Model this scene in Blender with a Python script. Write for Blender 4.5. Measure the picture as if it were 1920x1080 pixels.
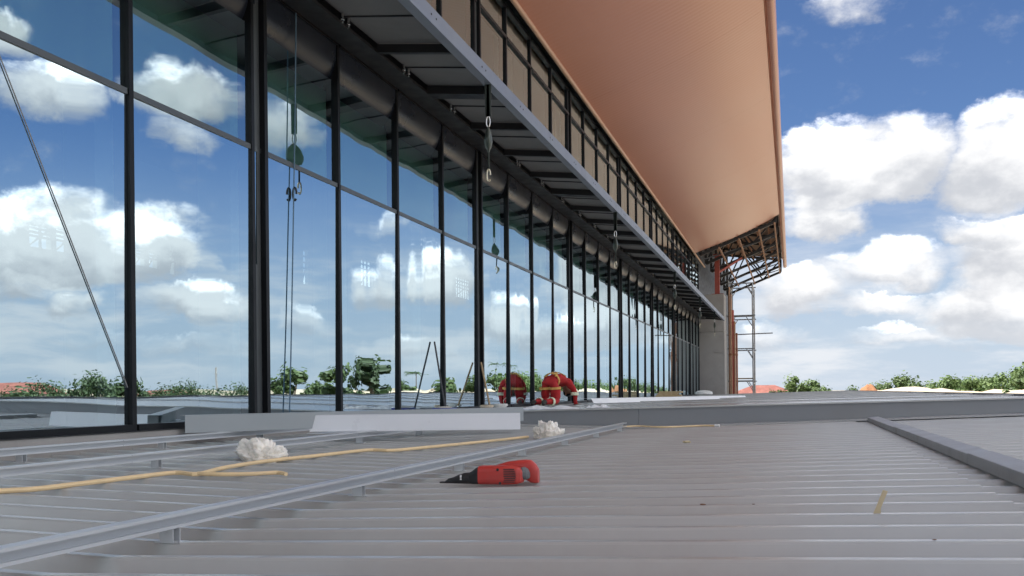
import bpy, bmesh, math, random
from mathutils import Vector, Matrix, noise
random.seed(7)
S = bpy.context.scene
COL = S.collection
R = math.radians
for o in list(bpy.data.objects): bpy.data.objects.remove(o)

# ------------------------------------------------------------------ camera
# axes: +Y runs along the glass facade, +X points away from it, Z = 0 is eye height
YAW = R(16.26)
cam_d = bpy.data.cameras.new('camera'); cam = bpy.data.objects.new('camera', cam_d); COL.objects.link(cam)
cam.location = (0, 0, 0); cam.rotation_euler = (R(90), R(0.6), YAW)
cam_d.sensor_width = 36; cam_d.lens = 33.75; cam_d.shift_y = 0.1016
cam_d.clip_start = 0.05; cam_d.clip_end = 6000
S.camera = cam
S.render.engine = 'CYCLES'
S.view_settings.view_transform = 'Standard'; S.view_settings.look = 'None'
S.view_settings.exposure = 1.68; S.view_settings.gamma = 1
S.cycles.max_bounces = 10; S.cycles.transparent_max_bounces = 12; S.cycles.glossy_bounces = 5; S.cycles.diffuse_bounces = 4

# ------------------------------------------------------------------ sky and sun
SUN_EL, SUN_AZ = R(59), R(-112)            # azimuth from +Y, clockwise; the sun stands behind the building
W = bpy.data.worlds.new('World'); S.world = W; W.use_nodes = True
nt = W.node_tree; nt.nodes.clear()
def N(t, **k):
    n = nt.nodes.new(t)
    for a, v in k.items(): setattr(n, a, v)
    return n
def M(op, *a):
    n = N('ShaderNodeMath', operation=op)
    for i, v in enumerate(a):
        if isinstance(v, (int, float)): n.inputs[i].default_value = v
        else: nt.links.new(v, n.inputs[i])
    return n.outputs[0]
def MR(v, a, b, c, d, interp='SMOOTHSTEP'):
    n = N('ShaderNodeMapRange', interpolation_type=interp)
    nt.links.new(v, n.inputs[0])
    for i, x in enumerate((a, b, c, d)): n.inputs[i+1].default_value = x
    return n.outputs[0]
def NOISE(vec, scale, detail=6, rough=.55):
    n = N('ShaderNodeTexNoise'); nt.links.new(vec, n.inputs['Vector'])
    n.inputs['Scale'].default_value = scale; n.inputs['Detail'].default_value = detail; n.inputs['Roughness'].default_value = rough
    return n
def MIXC(f, a, b):
    n = N('ShaderNodeMix', data_type='RGBA')
    nt.links.new(f, n.inputs[0]) if not isinstance(f, float) else setattr(n.inputs[0], 'default_value', f)
    for i, v in ((6, a), (7, b)):
        if isinstance(v, tuple): n.inputs[i].default_value = v + (1,)
        else: nt.links.new(v, n.inputs[i])
    return n.outputs[2]
sky = N('ShaderNodeTexSky', sky_type='NISHITA'); sky.sun_disc = False
sky.sun_elevation = SUN_EL; sky.sun_rotation = SUN_AZ; sky.air_density = 1.0; sky.dust_density = 0.6; sky.ozone_density = 2.0
tc = N('ShaderNodeTexCoord'); DIR = tc.outputs['Generated']
sx = N('ShaderNodeSeparateXYZ'); nt.links.new(DIR, sx.inputs[0])
AZ0 = M('MULTIPLY', M('ARCTAN2', sx.outputs[0], sx.outputs[1]), 57.2958)
EL0 = M('MULTIPLY', M('ARCSINE', sx.outputs[2]), 57.2958)
st = N('ShaderNodeVectorMath', operation='MULTIPLY'); nt.links.new(DIR, st.inputs[0]); st.inputs[1].default_value = (1, 1, 1.5)
wn = NOISE(st.outputs[0], 11, 7, .6)
sep = N('ShaderNodeSeparateColor'); nt.links.new(wn.outputs['Color'], sep.inputs[0])
AZ = M('MULTIPLY_ADD', M('SUBTRACT', sep.outputs[0], .5), 5.0, AZ0)
EL = M('MULTIPLY_ADD', M('SUBTRACT', sep.outputs[1], .5), 3.6, EL0)
# cumulus: azimuth, elevation of the base, half width, height above base, depth below, amount
def pdir(x, y): a = math.degrees(math.atan((x-960)/1800)); return a-16.26, math.degrees(math.atan((735-y)/math.hypot(1800, x-960)))
def pref(x, y): a = math.degrees(math.atan((x-960)/1800)); return 16.26-a, math.degrees(math.atan((722-y)/math.hypot(1800, x-960)))
CL = []
for x, y, w, hu, hd, am in ((1600,365,150,150,42,1),(1530,335,90,110,35,.9),(1690,350,120,140,40,1),(1885,350,130,150,60,1),(1545,432,80,68,26,.8),
        (1850,452,85,50,22,.8),(1665,530,135,70,30,.7),(1870,610,120,95,30,1),(1500,575,90,75,30,.8),(1650,590,110,45,20,.6),
        (1620,25,95,40,30,.42),(1430,640,80,40,20,.6),(1700,650,150,30,15,.5)):
    a, e = pdir(x, y); CL.append((a, e, w/31.4, hu/31.4, hd/31.4, am))
for x, y, w, hu, hd, am in ((120,500,190,150,45,1),(300,480,95,110,40,1),(330,190,130,95,40,.85),(90,190,110,90,45,.75),(330,250,75,45,25,.5),(20,60,70,60,40,.8),
        (360,575,130,60,28,.8),(30,545,70,45,22,.7),(130,565,70,35,20,.6),(560,230,80,80,50,.6),(700,550,80,80,35,.6),(820,540,80,85,40,.9),(700,430,60,40,25,.4),
        (960,600,80,60,30,.8),(1110,520,110,110,60,.9),(1030,620,80,50,30,.7),(1200,600,60,60,35,.8),(560,610,70,40,22,.5),(780,660,140,30,15,.45),(300,640,200,26,14,.4)):
    a, e = pref(x, y); CL.append((a, e, w/31.4, hu/31.4, hd/31.4, am))
acc = None; wsum = None; tsum = None
for a, e, w, hu, hd, am in CL:
    dx = M('MULTIPLY_ADD', AZ, 1/w, -a/w)
    up = M('MULTIPLY_ADD', EL, 1/hu, -e/hu); dn = M('MULTIPLY_ADD', EL, -1/hd, e/hd)
    dy = M('MAXIMUM', up, dn)
    r2 = M('MULTIPLY_ADD', dy, dy, M('MULTIPLY', dx, dx))
    b = M('MAXIMUM', M('MULTIPLY_ADD', r2, -am, am), 0)
    acc = b if acc is None else M('MAXIMUM', acc, b)
    wsum = b if wsum is None else M('ADD', wsum, b)
    t = M('MULTIPLY', b, up); tsum = t if tsum is None else M('ADD', tsum, t)
T = M('DIVIDE', tsum, M('ADD', wsum, .02))
fine = NOISE(st.outputs[0], 26, 8, .62).outputs['Fac']
dens1 = MR(M('MULTIPLY_ADD', M('SUBTRACT', fine, .5), .95, acc), .03, .72, 0, 1)
# broken cumulus over the out-of-view rest of the sky, thickened and brightened to add light
gen = NOISE(st.outputs[0], 4.2, 9, .58).outputs['Fac']
gdens = MR(gen, .47, .58, 0, 1)
rest = M('MAXIMUM', MR(AZ0, 46, 56, 0, 1), M('MAXIMUM', MR(M('MULTIPLY', AZ0, -1), 8, 16, 0, 1), MR(EL0, 24, 30, 0, 1)))
DENS = M('MAXIMUM', M('MULTIPLY', dens1, M('SUBTRACT', 1, rest)), M('MULTIPLY', gdens, rest))
big = NOISE(st.outputs[0], 15, 6, .55).outputs['Fac']
lit1 = M('ADD', M('MULTIPLY_ADD', T, 1.5, -.02), M('MULTIPLY', M('SUBTRACT', big, .5), 2.6))
lit = M('ADD', M('MULTIPLY', lit1, M('SUBTRACT', 1, rest)), M('MULTIPLY', M('MULTIPLY_ADD', M('SUBTRACT', big, .5), 2.6, 1.05), rest))
ccol = MIXC(MR(lit, .62, 1.55, 0, 1), MIXC(MR(lit, -.45, .55, 0, 1), (2.0, 2.07, 2.22), (3.4, 3.4, 3.42)), (15, 14.7, 14.2))
tint = N('ShaderNodeMix', data_type='RGBA', blend_type='MULTIPLY'); tint.inputs[0].default_value = 1
nt.links.new(sky.outputs[0], tint.inputs[6]); tint.inputs[7].default_value = (.212, .262, .35, 1)
hz = MR(EL0, -1, 15, .88, 0)
base = MIXC(hz, tint.outputs[2], (1.98, 2.30, 2.72))
lv = N('ShaderNodeVectorMath', operation='MULTIPLY'); nt.links.new(DIR, lv.inputs[0]); lv.inputs[1].default_value = (1, 1, 5)
low = NOISE(lv.outputs[0], 6.5, 8, .6).outputs['Fac']
LOWF = M('MULTIPLY', M('MULTIPLY', MR(low, .42, .66, 0, .85), MR(EL0, 3, 12, 1, 0)), MR(EL0, -.5, 1.5, .3, 1))
base = MIXC(LOWF, base, (2.75, 2.82, 2.95))
skyc = MIXC(M('MULTIPLY', DENS, MR(EL0, 0, 5, .35, 1)), base, ccol)
bg = N('ShaderNodeBackground'); bg.inputs[1].default_value = 0.1; nt.links.new(skyc, bg.inputs[0])
wo = N('ShaderNodeOutputWorld'); nt.links.new(bg.outputs[0], wo.inputs[0])
W.cycles.sampling_method = 'MANUAL'; W.cycles.sample_map_resolution = 512

sun_d = bpy.data.lights.new('sun', 'SUN'); sun = bpy.data.objects.new('sun', sun_d); COL.objects.link(sun)
sun_d.energy = 4.6; sun_d.angle = R(.5); sun_d.color = (1, .95, .88)
sv = Vector((math.sin(SUN_AZ)*math.cos(SUN_EL), math.cos(SUN_AZ)*math.cos(SUN_EL), math.sin(SUN_EL)))
sun.rotation_euler = sv.to_track_quat('Z', 'Y').to_euler()

# ------------------------------------------------------------------ materials
MT = {}
def mat(name, col, rough=.5, metal=0., var=.12, scale=6., dirt=None, dirt_amt=0., bump=0., bscale=60., stretch=(1,1,1), rvar=.1, spec=.5, sss=0.):
    m = bpy.data.materials.new(name); m.use_nodes = True; t = m.node_tree; b = t.nodes['Principled BSDF']
    c = t.nodes.new('ShaderNodeTexCoord'); mp = t.nodes.new('ShaderNodeMapping'); t.links.new(c.outputs['Object'], mp.inputs[0]); mp.inputs['Scale'].default_value = stretch
    n = t.nodes.new('ShaderNodeTexNoise'); t.links.new(mp.outputs[0], n.inputs['Vector']); n.inputs['Scale'].default_value = scale; n.inputs['Detail'].default_value = 6
    mx = t.nodes.new('ShaderNodeMix'); mx.data_type = 'RGBA'
    t.links.new(n.outputs['Fac'], mx.inputs[0])
    mx.inputs[6].default_value = tuple(max(0, x*(1-var*1.6)) for x in col) + (1,)
    mx.inputs[7].default_value = tuple(min(1, x*(1+var*1.6)) for x in col) + (1,)
    out = mx.outputs[2]
    if dirt:
        n2 = t.nodes.new('ShaderNodeTexNoise'); t.links.new(c.outputs['Object'], n2.inputs['Vector']); n2.inputs['Scale'].default_value = scale*.37; n2.inputs['Detail'].default_value = 9; n2.inputs['Roughness'].default_value = .68
        rr = t.nodes.new('ShaderNodeMapRange'); rr.inputs[1].default_value = .48; rr.inputs[2].default_value = .72; rr.inputs[4].default_value = dirt_amt; t.links.new(n2.outputs['Fac'], rr.inputs[0])
        m2 = t.nodes.new('ShaderNodeMix'); m2.data_type = 'RGBA'; t.links.new(rr.outputs[0], m2.inputs[0]); t.links.new(out, m2.inputs[6]); m2.inputs[7].default_value = dirt + (1,)
        out = m2.outputs[2]
    t.links.new(out, b.inputs['Base Color'])
    r2 = t.nodes.new('ShaderNodeMapRange'); t.links.new(n.outputs['Fac'], r2.inputs[0]); r2.inputs[1].default_value = .3; r2.inputs[2].default_value = .7
    r2.inputs[3].default_value = max(.02, rough-rvar); r2.inputs[4].default_value = min(1, rough+rvar); t.links.new(r2.outputs[0], b.inputs['Roughness'])
    b.inputs['Metallic'].default_value = metal; b.inputs['Specular IOR Level'].default_value = spec
    if bump:
        n3 = t.nodes.new('ShaderNodeTexNoise'); t.links.new(mp.outputs[0], n3.inputs['Vector']); n3.inputs['Scale'].default_value = bscale; n3.inputs['Detail'].default_value = 4
        bp = t.nodes.new('ShaderNodeBump'); bp.inputs['Distance'].default_value = bump; t.links.new(n3.outputs['Fac'], bp.inputs['Height']); t.links.new(bp.outputs[0], b.inputs['Normal'])
    MT[name] = m; return m
mat('roof_grey', (.435,.442,.435), .25, .0, .05, 2.2, (.33,.31,.285), .5, .0005, 2.5, rvar=.02, spec=1.0)
mat('roof_dark', (.24,.255,.27), .5, 0, .06, 2, (.22,.21,.2), .4)
mat('frame', (.006,.007,.009), .42, .0, .15, 4, (.02,.02,.02), .2, spec=.22)
mat('frame_light', (.085,.095,.10), .4, .2, .1, 4)
mat('spandrel', (.012,.016,.026), .32, .0, .06, 1.5, spec=.35)
mat('steel_dark', (.045,.046,.05), .5, .3, .2, 5, (.09,.07,.06), .4)
mat('steel_black', (.018,.018,.02), .5, .2, .2, 5)
mat('deck_panel', (.19,.185,.18), .75, 0, .15, 3, (.12,.11,.1), .4, .002, 120)
mat('galv', (.64,.66,.68), .36, .55, .03, 3, rvar=.02)
mat('channel_grey', (.20,.225,.27), .45, .2, .08, 2, (.13,.14,.16), .4)
mat('galv_dull', (.36,.37,.38), .5, .55, .14, 7, (.20,.185,.165), .7, .0008, 30)
mat('copper_trim', (.50,.30,.20), .42, .1, .08, 3)
mat('white_sheet', (.74,.76,.79), .35, 0, .04, 3, (.55,.54,.52), .2)
mat('grey_sheet', (.31,.34,.355), .4, 0, .05, 3, (.4,.39,.37), .25)
mat('concrete', (.33,.315,.30), .9, 0, .12, 1.6, (.22,.20,.18), .6, .004, 14)
mat('veil_panel', (.46,.62,.50), .8, 0, .05, 1)  # veil of interior light painted as pale green
mat('concrete_in', (.8,.8,.8), .9, 0, .06, 1.5)
mat('inner_wall', (.20,.22,.23), .9, 0, .1, .6)
mat('inner_floor', (.30,.30,.29), .7, 0, .15, .5)
mat('rust', (.30,.13,.07), .75, .1, .25, 3, (.16,.07,.05), .5)
mat('rust_light', (.42,.24,.15), .7, .1, .18, 4, (.25,.13,.08), .5)
mat('oxide_red', (.34,.07,.05), .6, .05, .2, 3, (.2,.05,.04), .4)
mat('deck_under', (.36,.22,.155), .7, .0, .15, 2, (.2,.13,.1), .5)
mat('scaffold', (.36,.37,.38), .5, .6, .15, 6, (.25,.16,.11), .5)
mat('wood', (.36,.25,.14), .8, 0, .2, 6, None, 0, .001, 50, (1,1,8))
mat('ground', (.23,.19,.14), .95, 0, .2, .08, (.10,.13,.05), .9)
mat('sand', (.33,.29,.23), .95, 0, .1, .4, (.55,.36,.20), .7, .03, 3)
mat('soil', (.22,.10,.045), .95, 0, .2, .8, (.20,.085,.04), .6, .05, 3)
mat('bark', (.14,.10,.07), .95, 0, .25, 3, None, 0, .02, 8)
mat('house_wall', (.32,.29,.25), .9, 0, .08, .6, (.5,.44,.37), .5)
mat('house_roof', (.13,.042,.032), .85, 0, .2, 2, (.3,.12,.09), .5)
mat('house_win', (.04,.05,.06), .2, 0, .1, 1)
mat('house_roof_green', (.16,.20,.13), .7, 0, .1, 1)
mat('drill_red', (.52,.045,.035), .45, 0, .08, 20, (.30,.07,.06), .5)
mat('drill_dark', (.02,.02,.022), .6, 0, .2, 30, (.10,.09,.08), .4)
mat('drill_grey', (.13,.135,.14), .6, 0, .1, 30)
mat('white_paint', (.8,.8,.8), .5, 0, .04, 10)
mat('cord', (.80,.60,.34), .6, 0, .1, 12, (.62,.46,.28), .5)
mat('rope_blue', (.10,.17,.24), .8, 0, .15, 20)
mat('rope_grey', (.22,.22,.22), .8, 0, .15, 20)
mat('strap', (.03,.04,.035), .85, 0, .15, 20)
mat('block', (.045,.06,.05), .45, 0, .15, 12, (.1,.1,.09), .3)
mat('steel', (.6,.6,.6), .3, .9, .1, 10)
mat('brass', (.55,.5,.38), .35, .8, .1, 10)
mat('coverall', (.40,.016,.018), .85, 0, .2, 14, (.34,.02,.02), .5, .004, 25)
mat('reflect_band', (.72,.74,.55), .5, 0, .06, 20)
mat('harness', (.62,.36,.10), .8, 0, .1, 20)
mat('skin', (.20,.10,.06), .6, 0, .08, 20)
mat('boot', (.03,.026,.022), .7, 0, .2, 20)
mat('helmet', (.02,.02,.022), .4, 0, .1, 20)
mat('hair', (.01,.009,.009), .9, 0, .1, 30)
mat('tub_blue', (.03,.05,.30), .4, 0, .06, 10)
mat('bucket_cream', (.62,.54,.42), .6, 0, .1, 14, (.38,.28,.18), .7)
mat('bucket_white', (.72,.72,.70), .5, 0, .05, 14, (.5,.48,.44), .4)
mat('mortar', (.45,.42,.38), .95, 0, .1, 20)
mat('cardboard', (.46,.35,.20), .9, 0, .15, 10)
mat('leaf_dry', (.50,.42,.27), .8, 0, .15, 30)
mat('soil_bit', (.16,.085,.05), .95, 0, .2, 30)

def soffit_mat():
    m = mat('soffit', (.52,.252,.18), .32, .0, .04, .35, (.42,.215,.145), .2, spec=.45, rvar=.02)
    t = m.node_tree; b = t.nodes['Principled BSDF']
    c = t.nodes.new('ShaderNodeTexCoord'); w = t.nodes.new('ShaderNodeTexWave'); w.bands_direction = 'Y'; w.inputs['Scale'].default_value = 1.9
    w.inputs['Distortion'].default_value = .15
    t.links.new(c.outputs['Object'], w.inputs['Vector'])
    bp = t.nodes.new('ShaderNodeBump'); bp.inputs['Distance'].default_value = .0014; t.links.new(w.outputs['Fac'], bp.inputs['Height']); t.links.new(bp.outputs[0], b.inputs['Normal'])
soffit_mat()
def glass_mat(name, fac):
    m = bpy.data.materials.new(name); m.use_nodes = True; t = m.node_tree; t.nodes.clear()
    o = t.nodes.new('ShaderNodeOutputMaterial'); mx = t.nodes.new('ShaderNodeMixShader')
    tr = t.nodes.new('ShaderNodeBsdfTransparent'); tr.inputs[0].default_value = (.70,.92,.95,1)
    gl = t.nodes.new('ShaderNodeBsdfGlossy'); gl.inputs['Color'].default_value = (.80,.94,1,1); gl.inputs['Roughness'].default_value = .0
    fr = t.nodes.new('ShaderNodeFresnel'); fr.inputs[0].default_value = 1.55
    mr = t.nodes.new('ShaderNodeMapRange'); mr.inputs[3].default_value = fac; mr.inputs[4].default_value = 1.0
    c = t.nodes.new('ShaderNodeTexCoord'); mp = t.nodes.new('ShaderNodeMapping'); t.links.new(c.outputs['Object'], mp.inputs[0]); mp.inputs['Scale'].default_value = (1,1,.55)
    oi = t.nodes.new('ShaderNodeObjectInfo'); ad = t.nodes.new('ShaderNodeVectorMath'); ad.operation = 'MULTIPLY_ADD'
    t.links.new(oi.outputs['Random'], ad.inputs[0]); ad.inputs[1].default_value = (31,17,23); t.links.new(mp.outputs[0], ad.inputs[2])
    n = t.nodes.new('ShaderNodeTexNoise'); n.inputs['Scale'].default_value = 1.25; n.inputs['Detail'].default_value = 1; t.links.new(ad.outputs[0], n.inputs['Vector'])
    bp = t.nodes.new('ShaderNodeBump'); bp.inputs['Distance'].default_value = .0045; t.links.new(n.outputs['Fac'], bp.inputs['Height'])
    t.links.new(bp.outputs[0], gl.inputs['Normal'])
    t.links.new(fr.outputs[0], mr.inputs[0]); t.links.new(mr.outputs[0], mx.inputs[0]); t.links.new(tr.outputs[0], mx.inputs[1]); t.links.new(gl.outputs[0], mx.inputs[2]); t.links.new(mx.outputs[0], o.inputs[0])
    MT[name] = m
    m = bpy.data.materials.new('glass_edge'); m.use_nodes = True; t = m.node_tree; t.nodes.clear()
    o = t.nodes.new('ShaderNodeOutputMaterial'); tr = t.nodes.new('ShaderNodeBsdfTransparent'); t.links.new(tr.outputs[0], o.inputs[0]); MT['glass_edge'] = m
glass_mat('glass', .74); glass_mat('glass_middle', .50); glass_mat('glass_upper', .34)
def plastic_mat():
    m = mat('plastic_wrap', (.92,.87,.79), .2, 0, .06, 6, (.72,.60,.46), .5, .012, 26)
    b = m.node_tree.nodes['Principled BSDF']; b.inputs['Subsurface Weight'].default_value = .5; b.inputs['Subsurface Radius'].default_value = (.05,.045,.04); b.inputs['Subsurface Scale'].default_value = 1
plastic_mat()
def leaf_mat(name, col, col2):
    m = bpy.data.materials.new(name); m.use_nodes = True; t = m.node_tree; b = t.nodes['Principled BSDF']
    g = t.nodes.new('ShaderNodeNewGeometry'); r = t.nodes.new('ShaderNodeMix'); r.data_type = 'RGBA'
    t.links.new(g.outputs['Random Per Island'], r.inputs[0]); r.inputs[6].default_value = col+(1,); r.inputs[7].default_value = col2+(1,)
    t.links.new(r.outputs[2], b.inputs['Base Color']); b.inputs['Roughness'].default_value = .6
    tl = t.nodes.new('ShaderNodeBsdfTranslucent'); t.links.new(r.outputs[2], tl.inputs[0]); mx = t.nodes.new('ShaderNodeMixShader'); mx.inputs[0].default_value = .35
    t.links.new(b.outputs[0], mx.inputs[1]); t.links.new(tl.outputs[0], mx.inputs[2]); t.links.new(mx.outputs[0], t.nodes['Material Output'].inputs[0])
    MT[name] = m
leaf_mat('leaf_mid', (.035,.07,.02), (.085,.13,.04)); leaf_mat('leaf_light', (.055,.105,.03), (.12,.175,.055)); leaf_mat('leaf_dark', (.02,.045,.015), (.05,.085,.03))

# ------------------------------------------------------------------ builders
class MB:
    def __init__(s): s.v = []; s.f = []
    def add(s, vs, fs):
        k = len(s.v); s.v += [tuple(v) for v in vs]; s.f += [tuple(i+k for i in f) for f in fs]; return s
    def box(s, x0, x1, y0, y1, z0, z1):
        return s.add([(x0,y0,z0),(x1,y0,z0),(x1,y1,z0),(x0,y1,z0),(x0,y0,z1),(x1,y0,z1),(x1,y1,z1),(x0,y1,z1)],
                     [(3,2,1,0),(4,5,6,7),(0,1,5,4),(1,2,6,5),(2,3,7,6),(3,0,4,7)])
    def bar(s, p, q, w, h=None, up=(0,0,1)):
        p, q = Vector(p), Vector(q); h = h or w; d = (q-p).normalized(); u = Vector(up)
        if abs(d.dot(u)) > .98: u = Vector((1,0,0))
        a = d.cross(u).normalized()*w/2; b = a.cross(d).normalized()*h/2
        vs = [p-a-b, p+a-b, p+a+b, p-a+b, q-a-b, q+a-b, q+a+b, q-a+b]
        return s.add(vs, [(0,1,2,3),(7,6,5,4),(0,4,5,1),(1,5,6,2),(2,6,7,3),(3,7,4,0)])
    def tube(s, pts, r, n=8, cap=True):
        pts = [Vector(p) for p in pts]; rs = r if isinstance(r, (list, tuple)) else [r]*len(pts); k = len(s.v); prev = None
        for i, p in enumerate(pts):
            d = (pts[min(i+1, len(pts)-1)] - pts[max(i-1, 0)]).normalized()
            u = prev if prev is not None else (Vector((0,0,1)) if abs(d.z) < .9 else Vector((1,0,0)))
            a = d.cross(u).normalized(); b = a.cross(d).normalized(); prev = b
            for j in range(n):
                t = 2*math.pi*j/n; s.v.append(tuple(p + (a*math.cos(t)+b*math.sin(t))*rs[i]))
        for i in range(len(pts)-1):
            for j in range(n):
                s.f.append((k+i*n+j, k+i*n+(j+1)%n, k+(i+1)*n+(j+1)%n, k+(i+1)*n+j))
        if cap: s.f.append(tuple(k+j for j in range(n))[::-1]); s.f.append(tuple(k+(len(pts)-1)*n+j for j in range(n)))
        return s
    def prism_y(s, prof, y0, y1):                 # closed profile in (x, z)
        n = len(prof); vs = [(x, y0, z) for x, z in prof] + [(x, y1, z) for x, z in prof]
        return s.add(vs, [tuple(range(n)), tuple(range(2*n-1, n-1, -1))] + [(i, i+n, (i+1)%n+n, (i+1)%n) for i in range(n)])
    def lathe(s, prof, c=(0,0,0), n=16):            # (r, z)
        k = len(s.v)
        for r, z in prof:
            for j in range(n): t = 2*math.pi*j/n; s.v.append((c[0]+r*math.cos(t), c[1]+r*math.sin(t), c[2]+z))
        for i in range(len(prof)-1):
            for j in range(n): s.f.append((k+i*n+j, k+i*n+(j+1)%n, k+(i+1)*n+(j+1)%n, k+(i+1)*n+j))
        s.f.append(tuple(k+j for j in range(n))[::-1]); s.f.append(tuple(k+(len(prof)-1)*n+j for j in range(n)))
        return s
    def mesh(s, name, m, off=(0,0,0), smooth=False):
        me = bpy.data.meshes.new(name); me.from_pydata([(x-off[0], y-off[1], z-off[2]) for x, y, z in s.v], [], s.f)
        bm = bmesh.new(); bm.from_mesh(me); bmesh.ops.recalc_face_normals(bm, faces=bm.faces); bm.to_mesh(me); bm.free()
        me.materials.append(MT[m]) if isinstance(m, str) else [me.materials.append(MT[k]) for k in m]
        if smooth: me.polygons.foreach_set('use_smooth', [True]*len(me.polygons)); me.set_sharp_from_angle(angle=R(40))
        return me
ORG = {}
def org(p): return ORG.get(p.name, (0,0,0)) if p else (0,0,0)
def build(name, mb, m, parent=None, smooth=False, bevel=0, auto=None):
    off = org(parent); o = bpy.data.objects.new(name, mb.mesh(name, m, off, smooth)); COL.objects.link(o)
    if parent: o.parent = parent; ORG[o.name] = off
    if bevel:
        b = o.modifiers.new('bevel', 'BEVEL'); b.width = bevel; b.segments = 2; b.limit_method = 'ANGLE'
    return o
def piece(name, me, loc, parent):
    off = org(parent); o = bpy.data.objects.new(name, me); COL.objects.link(o); o.parent = parent
    o.location = (loc[0]-off[0], loc[1]-off[1], loc[2]-off[2]); return o
def tag(o, label, cat, group=None):
    o['label'] = label; o['category'] = cat
    if group: o['group'] = group
    return o
def thing(name, label, cat, loc=(0,0,0), group=None):
    o = bpy.data.objects.new(name, None); COL.objects.link(o); o.location = loc; ORG[o.name] = tuple(loc); o.empty_display_size = .2
    return tag(o, label, cat, group)
def struct(o): o['kind'] = 'structure'; return o
def rnd(a, b): return random.uniform(a, b)

# ------------------------------------------------------------------ ground
def ground():
    vs = []; fs = []; xs = [-3000,-600,-200,-60,-30,0,30,60,100,150,250,600,3000]; ys = [-3000,-500,-100,-30,20,60,90,130,200,300,600,1200,3500]
    for y in ys:
        for x in xs: vs.append((x, y, -6 + (.25*math.sin(x*.05)*math.cos(y*.04))))
    n = len(xs)
    for j in range(len(ys)-1):
        for i in range(n-1): fs.append((j*n+i, j*n+i+1, (j+1)*n+i+1, (j+1)*n+i))
    struct(build('ground', MB().add(vs, fs), 'ground', smooth=True))
ground()
def mound(name, m, cx, cy, rx, ry, z0, top, flat, seed, nx=26, ny=14):
    vs = []; fs = []
    for j in range(ny+1):
        for i in range(nx+1):
            u = -1+2*i/nx; v = -1+2*j/ny; e = max(abs(u), abs(v)); e = max(e, math.hypot(u, v)*.9)
            k = min(1, max(0, (1-e)/flat)); k = k*k*(3-2*k)
            h = z0 + (top-z0)*k*(1+.16*noise.noise(Vector((u*4+seed, v*4, seed)))+.08*noise.noise(Vector((u*11+seed, v*11, seed))))
            vs.append((cx+u*rx, cy+v*ry, h))
    for j in range(ny):
        for i in range(nx): a = j*(nx+1)+i; fs.append((a, a+1, a+nx+2, a+nx+1))
    return build(name, MB().add(vs, fs), m, smooth=True)
struct(mound('sand_bank', 'sand', 24, 98, 23, 22, -6.3, -.62, .22, 3, 44, 20))
tag(mound('soil_heap', 'soil', 6.2, 86, 1.7, 2.2, -1.4, .30, .95, 9), 'orange heap of dug soil on the sand bank beyond the roof', 'soil heap')
tag(mound('soil_heap', 'soil', 9.6, 85, 3.4, 2.5, -1.6, -.36, .9, 5), 'low orange spread of soil to the right of the taller soil heap', 'soil heap')

# ------------------------------------------------------------------ the metal roof in the foreground
def zr(x): return -.425+(-1.7-x)*.024 if x < -1.7 else -.425+.035*(x+1.7)
def sheet_mesh(name, xs, dz, step):
    vs = []; fs = []; prof = []
    H = .056
    for i in range(4):
        y = .125+.25*i
        prof += [(y-.060,-H),(y-.054,-H+.003),(y-.022,-.006),(y-.015,0),(y+.015,0),(y+.022,-.006),(y+.054,-H+.003),(y+.060,-H)]
    prof = [(-.012,-H)] + prof + [(1.0,-H)]
    for x in xs:
        for y, z in prof: vs.append((x, y, zr(x)+z+dz))
    n = len(prof)
    for i in range(len(xs)-1):
        for j in range(n-1): fs.append((i*n+j, (i+1)*n+j, (i+1)*n+j+1, i*n+j+1))
    k = len(vs)                                            # cut end of the sheet, a visible thickness
    if step:
        for y, z in prof: vs.append((xs[-1], y, zr(xs[-1])+z+dz-step))
        for j in range(n-1): fs.append(((len(xs)-1)*n+j, k+j, k+j+1, (len(xs)-1)*n+j+1))
    return MB().add(vs, fs).mesh(name, 'roof_grey')
roof = bpy.data.objects.new('metal_roof', None); COL.objects.link(roof); struct(roof)
lm = sheet_mesh('roof_sheet', [-4.36,-3,-1.9,-1.7,-1.5,-.5,.62], .006, .006); rm = sheet_mesh('roof_sheet', [.50,2,4,6,9.05], 0, 0)
for j in range(-14, 11):
    for me in (lm, rm):
        o = bpy.data.objects.new('roof_sheet', me); COL.objects.link(o); o.parent = roof; o.location = (rnd(-.006,.006), j, rnd(-.0015,.0015))
# raised roof beyond the step
def zf(x): return -.262+.0205*(x+4.36)
frp = MB().add([(-4.36,0,zf(-4.36)),(2.85,0,zf(2.85)),(2.85,2.985,zf(2.85)),(-4.36,2.985,zf(-4.36)),
               (-4.36,0,zf(-4.36)-.12),(2.85,0,zf(2.85)-.12),(2.85,2.985,zf(2.85)-.12),(-4.36,2.985,zf(-4.36)-.12)],
              [(0,1,2,3),(7,6,5,4),(0,4,5,1),(1,5,6,2),(2,6,7,3),(3,7,4,0)]).mesh('roof_panel', 'roof_grey')
far_roof = bpy.data.objects.new('raised_roof', None); COL.objects.link(far_roof); struct(far_roof)
for j in range(15):
    o = bpy.data.objects.new('roof_panel', frp); COL.objects.link(o); o.parent = far_roof; o.location = (0, 11.1+3*j, rnd(-.004,.004)-.004)
m = MB()
for j in range(1, 15): m.bar((-4.3, 11.1+3*j-.01, zf(-4.3)+.008), (2.82, 11.1+3*j-.01, zf(2.82)+.008), .09, .016)
build('seam_cap', m, 'roof_grey', far_roof)
build('edge_flashing', MB().bar((2.86,11.1,zf(2.86)-.03),(2.86,56.1,zf(2.86)-.03),.05,.11), 'roof_dark', far_roof)
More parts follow.
